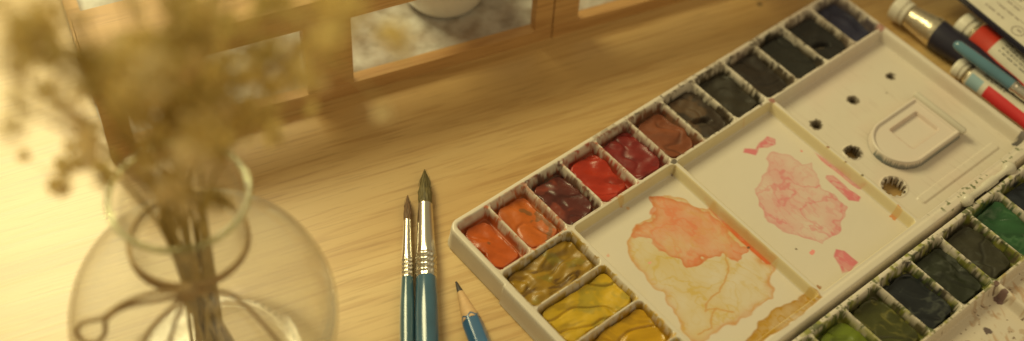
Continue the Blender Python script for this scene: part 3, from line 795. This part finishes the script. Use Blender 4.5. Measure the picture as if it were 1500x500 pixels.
# ------------------------------------------------------------------ wooden display rack, top left
rack = empty('display_rack', (-0.1816, 0.3869, 0.0), (0, 0, GR))
tag(rack, 'low brown wooden desk rack with open framed bays over a speckled marble slab', 'rack')
def slab_material():
    m = bpy.data.materials.new('speckled_marble'); m.use_nodes = True; nt = m.node_tree; N = nt.nodes; L = nt.links; p = N['Principled BSDF']
    tc = N.new('ShaderNodeTexCoord')
    n = N.new('ShaderNodeTexNoise'); n.inputs['Scale'].default_value = 120; n.inputs['Detail'].default_value = 4
    n2 = N.new('ShaderNodeTexNoise'); n2.inputs['Scale'].default_value = 55; n2.inputs['Detail'].default_value = 5
    L.new(tc.outputs['Object'], n.inputs['Vector']); L.new(tc.outputs['Object'], n2.inputs['Vector'])
    r = N.new('ShaderNodeValToRGB'); e = r.color_ramp; e.elements[0].position = 0.30; e.elements[0].color = (0.36, 0.32, 0.27, 1); e.elements[1].position = 0.56; e.elements[1].color = (0.56, 0.54, 0.50, 1)
    r2 = N.new('ShaderNodeValToRGB'); e = r2.color_ramp; e.elements[0].position = 0.35; e.elements[0].color = (0.62, 0.50, 0.42, 1); e.elements[1].position = 0.6; e.elements[1].color = (1, 1, 1, 1)
    L.new(n.outputs['Fac'], r.inputs[0]); L.new(n2.outputs['Fac'], r2.inputs[0])
    mx = N.new('ShaderNodeMix'); mx.data_type = 'RGBA'; mx.blend_type = 'MULTIPLY'; mx.inputs[0].default_value = 0.9
    L.new(r.outputs[0], mx.inputs[6]); L.new(r2.outputs[0], mx.inputs[7]); L.new(mx.outputs[2], p.inputs['Base Color'])
    p.inputs['Roughness'].default_value = 0.3
    return m
M_marble = slab_material()
RL = 0.46
bm = bmesh.new(); add_box(bm, 0.0, 0.2203, 0, 0.0060, 0, 0.0080); from_bm('bottom_rail', bm, M_rack, rack, bevel=0.0006)
bm = bmesh.new(); add_box(bm, 0.2208, RL, 0, 0.0060, 0, 0.0080); from_bm('bottom_rail', bm, M_rack, rack, bevel=0.0006)
bm = bmesh.new(); add_box(bm, 0.0, 0.2203, -0.0005, 0.030, 0.0512, 0.0660); from_bm('top_board', bm, M_rack, rack, bevel=0.0008)
bm = bmesh.new(); add_box(bm, 0.2208, RL, -0.0005, 0.030, 0.0512, 0.0660); from_bm('top_board', bm, M_rack, rack, bevel=0.0008)
bays = [(0.0, 0.0116), (0.033, 0.0482), (0.0937, 0.1165), (0.2108, 0.2203), (0.2208, 0.2345), (0.325, 0.345), (0.44, 0.46)]
for a, b in bays:
    bm = bmesh.new(); add_box(bm, a+0.0001, b-0.0001, 0.0003, 0.0057, 0.0081, 0.0511); from_bm('upright', bm, M_rack, rack, bevel=0.0004)
bm = bmesh.new(); add_box(bm, 0.0003, RL-0.0003, 0.0062, 0.135, 0.0006, 0.0070); from_bm('marble_slab', bm, M_marble, rack, bevel=0.0005)
bm = bmesh.new(); add_box(bm, 0.0, RL, 0.1353, 0.145, 0.0, 0.0140); from_bm('back_rail', bm, M_rack, rack, bevel=0.0006)
for a in (0.0005, 0.2112, RL-0.0072):
    bm = bmesh.new(); add_box(bm, a, a+0.0067, 0.0305, 0.135, 0.0072, 0.015); from_bm('side_rail', bm, M_rack, rack, bevel=0.0005)

cupM = rack.matrix_world
cup = empty('white_cup', (0, 0, 0)); cup.matrix_world = Matrix.Translation((-0.1816, 0.3869, 0)) @ Matrix.Rotation(GR, 4, 'Z') @ Matrix.Translation((0.1790, 0.0420, 0.0071))
tag(cup, 'small round white cup on the marble slab inside the wooden rack', 'cup')
M_por = mat('white_porcelain', (0.78, 0.74, 0.66), rough=0.22, coat=0.3)
bm = bmesh.new()
add_lathe(bm, [(0.0130, 0.0), (0.0185, 0.0012), (0.0215, 0.006), (0.0228, 0.014), (0.0236, 0.0345), (0.0240, 0.0360), (0.0229, 0.0360), (0.0215, 0.014), (0.018, 0.005), (0.002, 0.003)], 56)
from_bm('bowl', bm, M_por, cup)
bm = bmesh.new(); add_lathe(bm, [(0.0216, 0.0180), (0.0217, 0.0186), (0.0005, 0.0187)], 40, cap0=False); from_bm('wax', bm, mat('cream_wax', (0.8, 0.72, 0.55), rough=0.5), cup)

# ------------------------------------------------------------------ glass vase with dried flowers
def glass_material():
    m = bpy.data.materials.new('thin_clear_glass'); m.use_nodes = True; nt = m.node_tree; N = nt.nodes; L = nt.links
    out = N['Material Output']; N.remove(N['Principled BSDF'])
    tr = N.new('ShaderNodeBsdfTransparent'); tr.inputs[0].default_value = (0.995, 0.995, 0.985, 1)
    gl = N.new('ShaderNodeBsdfGlossy'); gl.inputs['Roughness'].default_value = 0.10
    lw = N.new('ShaderNodeLayerWeight'); lw.inputs['Blend'].default_value = 0.5
    pw = N.new('ShaderNodeMath'); pw.operation = 'POWER'; pw.inputs[1].default_value = 5.0
    L.new(lw.outputs['Facing'], pw.inputs[0])
    fr = N.new('ShaderNodeMath'); fr.operation = 'MULTIPLY_ADD'; fr.inputs[1].default_value = 0.9; fr.inputs[2].default_value = 0.05
    L.new(pw.outputs[0], fr.inputs[0])
    mx = N.new('ShaderNodeMixShader')
    L.new(fr.outputs[0], mx.inputs[0]); L.new(tr.outputs[0], mx.inputs[1]); L.new(gl.outputs[0], mx.inputs[2]); df = N.new('ShaderNodeBsdfDiffuse'); df.inputs[0].default_value = (0.9, 0.88, 0.8, 1)
    tl = N.new('ShaderNodeBsdfTranslucent'); tl.inputs[0].default_value = (0.9, 0.88, 0.8, 1)
    ad = N.new('ShaderNodeMixShader'); L.new(df.outputs[0], ad.inputs[1]); L.new(tl.outputs[0], ad.inputs[2])
    m2 = N.new('ShaderNodeMixShader'); m2.inputs[0].default_value = 0.055      # milky white layer added to brighten the glass like hazy reflected light
    L.new(mx.outputs[0], m2.inputs[1]); L.new(ad.outputs[0], m2.inputs[2]); L.new(m2.outputs[0], out.inputs[0])
    return m
M_glass = glass_material()
M_lip = mat('greenish_glass_lip', (0.72, 0.76, 0.52), rough=0.08, trans=0.92)
VX, VY = -0.1130, 0.2835
vase = empty('glass_vase', (VX, VY, 0)); tag(vase, 'round bellied clear glass vase tied with twine, holding dried flowers', 'vase')
outer = [(0.030, 0.0), (0.036, 0.0015), (0.0445, 0.012), (0.0495, 0.028), (0.0508, 0.042), (0.0485, 0.054), (0.0425, 0.066), (0.0330, 0.0750), (0.0245, 0.0795), (0.0205, 0.0845), (0.0196, 0.0900), (0.0206, 0.0990), (0.0220, 0.1090), (0.0238, 0.1150)]
def spline(pts, k=4):
    out = []
    P = [pts[0]]+list(pts)+[pts[-1]]
    for i in range(1, len(P)-2):
        for j in range(k):
            t = j/k; p0, p1, p2, p3 = [np.array(q) for q in P[i-1:i+3]]
            out.append(tuple(0.5*((2*p1)+(-p0+p2)*t+(2*p0-5*p1+4*p2-p3)*t*t+(-p0+3*p1-3*p2+p3)*t**3)))
    out.append(tuple(pts[-1])); return out
so = spline(outer, 4)
bm = bmesh.new(); add_lathe(bm, [(0.001, 0.004), (0.015, 0.0035), (0.026, 0.0012)]+so, 72, cap0=True, cap1=False); from_bm('glass_body', bm, M_glass, vase)
bm = bmesh.new(); si = [(0.001, 0.0135), (0.012, 0.0125), (0.024, 0.0095), (0.034, 0.0085)]+[(max(0.001, r-0.0016), z+0.0012) for r, z in so if 0.009 < z < 0.112]; add_lathe(bm, si, 72, cap0=True, cap1=False); from_bm('inner_wall', bm, M_glass, vase)
bm = bmesh.new()
ringp = [(0.0237+0.0011*math.cos(a), 0.1150+0.0011*math.sin(a)) for a in np.linspace(0, 2*PI, 13)[:-1]]
for k in range(12):
    pass
rr = [[bm.verts.new((r*math.cos(2*PI*i/72), r*math.sin(2*PI*i/72), z)) for i in range(72)] for r, z in ringp]
for k in range(12):
    for i in range(72): bm.faces.new([rr[k][i], rr[k][(i+1)%72], rr[(k+1)%12][(i+1)%72], rr[(k+1)%12][i]])
from_bm('rim', bm, M_lip, vase)
# beaded ring moulded into the foot
bm = bmesh.new()
for i in range(60):
    a = 2*PI*i/60
    bmesh.ops.create_icosphere(bm, subdivisions=1, radius=0.0011, matrix=Matrix.Translation((0.033*math.cos(a), 0.033*math.sin(a), 0.0035)))
from_bm('beaded_foot', bm, M_glass, vase)

M_twine = mat('jute_twine', (0.48, 0.33, 0.16), rough=0.85, vary=(900, 0.35), bump=(1500, 0.8, 0.0006))
twine = empty('twine_bow', (VX, VY, 0.0845)); tag(twine, 'brown jute twine knotted in a bow round the neck of the glass vase', 'twine')
bm = bmesh.new()
for k in range(3):
    add_tube(bm, [(0.0210*math.cos(t), 0.0210*math.sin(t), 0.0030+k*0.0015-0.0006*math.sin(t*2+k)) for t in np.linspace(0, 2*PI, 40)], 0.0008, 8)
from_bm('wrapping', bm, M_twine, twine)
def curve_pts(P, k=8):
    P = [Vector(p) for p in P]; Q = [P[0]]+P+[P[-1]]; out = []
    for i in range(1, len(Q)-2):
        for j in range(k):
            t = j/k; p0, p1, p2, p3 = Q[i-1:i+3]
            out.append(0.5*((2*p1)+(-p0+p2)*t+(2*p0-5*p1+4*p2-p3)*t*t+(-p0+3*p1-3*p2+p3)*t**3))
    out.append(P[-1]); return out
kx, ky = 0.004, -0.0216
bm = bmesh.new()
bmesh.ops.create_icosphere(bm, subdivisions=2, radius=0.0034, matrix=Matrix.Translation((kx, ky, 0.004)) @ Matrix.Diagonal((1.3, 0.9, 1.0, 1)))
from_bm('knot', bm, M_twine, twine)
bm = bmesh.new()
add_tube(bm, curve_pts([(kx, ky-0.001, 0.005), (-0.006, -0.026, 0.008), (-0.016, -0.030, 0.006), (-0.024, -0.032, -0.001), (-0.030, -0.033, -0.003), (-0.0335, -0.034, -0.007), (-0.0320, -0.035, -0.012), (-0.027, -0.035, -0.012), (-0.0235, -0.034, -0.007), (-0.022, -0.033, 0.0), (-0.014, -0.030, 0.005), (kx, ky-0.002, 0.004)]), 0.0009, 8)
from_bm('bow_loop', bm, M_twine, twine)
bm = bmesh.new()
add_tube(bm, curve_pts([(kx, ky, 0.003), (-0.008, -0.033, -0.006), (-0.013, -0.041, -0.022), (-0.015, -0.050, -0.045), (-0.014, -0.054, -0.07)]), 0.0008, 8)
from_bm('bow_tail', bm, M_twine, twine)
bm = bmesh.new()
add_tube(bm, curve_pts([(kx, ky, 0.003), (-0.001, -0.034, -0.008), (-0.004, -0.044, -0.026), (-0.006, -0.052, -0.05), (-0.004, -0.055, -0.07)]), 0.0008, 8)
from_bm('bow_tail', bm, M_twine, twine)
bm = bmesh.new()
add_tube(bm, curve_pts([(kx, ky, 0.003), (0.018, -0.020, 0.002), (0.031, -0.026, -0.008), (0.045, -0.036, -0.022), (0.053, -0.042, -0.034)]), 0.0008, 8)
from_bm('bow_tail', bm, M_twine, twine)

# dried gypsophila sprays: each spray is a stem that forks and forks again into tiny round heads
M_stem = mat('dried_stem', (0.50, 0.38, 0.15), rough=0.7, vary=(200, 0.3))
def petal_mat(name, c):
    m = mat(name, c, rough=0.75, vary=(500, 0.3)); nt = m.node_tree; p = nt.nodes['Principled BSDF']
    tl = nt.nodes.new('ShaderNodeBsdfTranslucent'); mx = nt.nodes.new('ShaderNodeMixShader'); mx.inputs[0].default_value = 0.45
    src = p.inputs['Base Color'].links[0].from_socket; nt.links.new(src, tl.inputs[0])
    nt.links.new(p.outputs[0], mx.inputs[1]); nt.links.new(tl.outputs[0], mx.inputs[2]); nt.links.new(mx.outputs[0], nt.nodes['Material Output'].inputs[0])
    return m
M_pet = [petal_mat('dried_tan_petals', (0.80, 0.66, 0.29)), petal_mat('dried_cream_petals', (0.90, 0.78, 0.50)), petal_mat('dried_olive_petals', (0.58, 0.46, 0.17))]
def add_bloom(bm, c, r, rnd):
    """a papery head: a few crumpled petals round a core"""
    c = Vector(c)
    for k in range(rnd.randint(14, 19)):
        d = Vector((rnd.gauss(0, 1), rnd.gauss(0, 1), rnd.gauss(0.3, 1))).normalized()
        s = d.orthogonal().normalized(); s.rotate(Matrix.Rotation(rnd.uniform(0, 6.28), 3, d)); u = d.cross(s)
        q = c+d*r*rnd.uniform(0.15, 0.4); w = r*rnd.uniform(0.45, 0.75)
        tip = c+d*r*rnd.uniform(0.8, 1.15)+u*r*rnd.uniform(-.4, .4)
        a = bm.verts.new(q-s*w*0.4); b = bm.verts.new(q+s*w*0.4); e = bm.verts.new(tip+s*w*0.7); f = bm.verts.new(tip-s*w*0.7); g = bm.verts.new(tip+d*r*0.2+u*w*0.3)
        bm.faces.new((a, b, e, f)); bm.faces.new((f, e, g))
def cam_point(px, py, z):
    """point at height z seen at photo position px, py: used once to aim the bouquet"""
    X = cr*(px-750)+sr*(py-250); Yd = -sr*(px-750)+cr*(py-250)
    d = F_ + R_*(X/2000.0) + U_*(-Yd/2000.0)
    t = (z-CAM_H)/d.z
    return Vector((0, 0, CAM_H)) + d*t
def spray(head, seed, size, n_b, dens, pm, label, i_x=0):
    rnd = random.Random(seed)
    base_a = rnd.uniform(0, 2*PI); rb = rnd.uniform(0.002, 0.010)
    p0 = Vector((VX+rb*math.cos(base_a), VY+rb*math.sin(base_a), 0.006+rnd.uniform(0, .006)))
    na = rnd.uniform(0, 2*PI); pn = Vector((VX+0.007*math.cos(na), VY+0.007*math.sin(na), 0.088))
    head = Vector(head)
    dirn = (head-pn)
    rimp = pn + Vector((dirn.x, dirn.y, 0)).normalized()*0.006 + Vector((0, 0, 0.032))
    root = empty('dried_flower_spray', p0)
    tag(root, label, 'dried flowers', 'dried flower sprays standing in the glass vase')
    inv = Matrix.Translation(-p0)
    path = curve_pts([p0, pn, rimp, pn.lerp(head, 0.62)+Vector((0, 0, 0.012)), head], 7)
    bs = bmesh.new(); bf = bmesh.new()
    add_tube(bs, [p-p0 for p in path], [0.0009-0.0005*i/len(path) for i in range(len(path))], 6)
    for b in range(int(n_b*(0.50 if i_x < 290 else 0.95))):
        t = rnd.uniform(0.66, 1.0); k = int(t*(len(path)-1)); s = path[k]
        d = (head-pn).normalized()*0.6+Vector((rnd.gauss(0, .6), rnd.gauss(0, .6), rnd.gauss(0.1, .5)))
        d.normalize(); L1 = size*rnd.uniform(0.35, 0.9); e = s+d*L1
        add_tube(bs, [s-p0, s.lerp(e, .5)-p0+Vector((0, 0, .002)), e-p0], [0.0003, 0.00022, 0.0002], 4)
        for c in range(max(1, int(dens*0.27))):
            d2 = (d+Vector((rnd.gauss(0, .7), rnd.gauss(0, .7), rnd.gauss(0, .7)))).normalized()
            s2 = s.lerp(e, rnd.uniform(0.4, 1)); e2 = s2+d2*size*rnd.uniform(0.12, 0.35)
            add_tube(bs, [s2-p0, e2-p0], [0.00012, 0.0001], 3)
            add_bloom(bf, e2-p0, rnd.choice((0.0018, 0.0024, 0.0032, 0.0042)), rnd)
    from_bm('stalk', bs, M_stem, root)
    from_bm('blossoms', bf, pm, root, smooth=False)
heads = [  # photo position of each spray's crown, height above the desk, spread (m), branches, blooms per branch, petal colour, label
 (15, 50, .25, .030, 9, 8, 1, 'cream dried spray hanging over the sunlit desk at the far left edge'),
 (50, 130, .24, .027, 9, 8, 0, 'tan dried spray low at the far left, over the brightest part of the desk'),
 (70, -20, .27, .030, 9, 8, 0, 'tan dried spray cut by the top edge near the left corner'),
 (120, 30, .28, .030, 10, 8, 1, 'cream dried spray in the upper left of the bunch, beside the rack end'),
 (120, 120, .24, .024, 8, 8, 2, 'olive brown dried spray left of the rack corner'),
 (180, -20, .30, .030, 10, 8, 0, 'tan dried spray high on the left, cut by the top edge'),
 (200, 60, .27, .030, 10, 8, 2, 'olive brown dried spray in front of the rack left end'),
 (245, 0, .30, .030, 11, 8, 0, 'tall tan dried spray at the middle of the bunch'),
 (225, 110, .24, .020, 7, 7, 0, 'short tan dried spray straight above the vase mouth'),
 (290, 50, .27, .030, 10, 8, 2, 'olive brown dried spray just right of the middle of the bunch'),
 (320, -20, .30, .030, 11, 8, 1, 'cream dried spray above the first marble bay, cut by the top edge'),
 (360, 30, .28, .030, 11, 8, 0, 'tan dried spray in front of the first marble bay'),
 (385, 80, .25, .026, 9, 7, 0, 'tan dried spray over the lower rail of the rack'),
 (410, -10, .30, .028, 10, 8, 2, 'olive brown dried spray at upper right of the bunch'),
 (455, 30, .27, .030, 9, 8, 0, 'tan dried spray before the post between the marble bays'),
 (490, 80, .25, .026, 7, 5, 1, 'cream dried spray reaching farthest down on the right'),
 (520, 5, .28, .028, 8, 7, 0, 'tan dried spray at the right edge of the bunch, before the big marble bay'),
 (425, 150, .22, .016, 4, 3, 0, 'sparse tan dried spray over the shaded desk below the rack'),
 (10, 150, .23, .024, 7, 6, 0, 'loose tan dried spray at the left photo edge'),
 (95, 205, .20, .020, 5, 5, 0, 'lowest tan dried spray, drooping left of the vase mouth'),
 (-20, 90, .26, .028, 8, 7, 2, 'olive brown dried spray half outside the left edge'),
 (155, 85, .27, .028, 9, 8, 0, 'tan dried spray crossing the rack left corner'),
 (385, 60, .26, .026, 8, 8, 0, 'tan dried spray covering the post left of the marble bays'),
 (340, 0, .25, .028, 8, 8, 2, 'olive brown dried spray across the rack top board'),
 (60, 60, .27, .030, 9, 8, 0, 'broad tan dried spray beside the left photo edge'),
 (275, -70, .33, .030, 10, 8, 0, 'tallest tan dried spray, nearly all above the photo'),
 (330, 120, .23, .020, 6, 6, 2, 'short olive brown dried spray right of the vase mouth')]
for i, (px, py, z, sz, nb, dn, pm, lab) in enumerate(heads):
    spray(cam_point(px, py, z-(0.03 if i % 2 else 0.0)), 50+i, sz, nb, dn, M_pet[pm], lab, px)
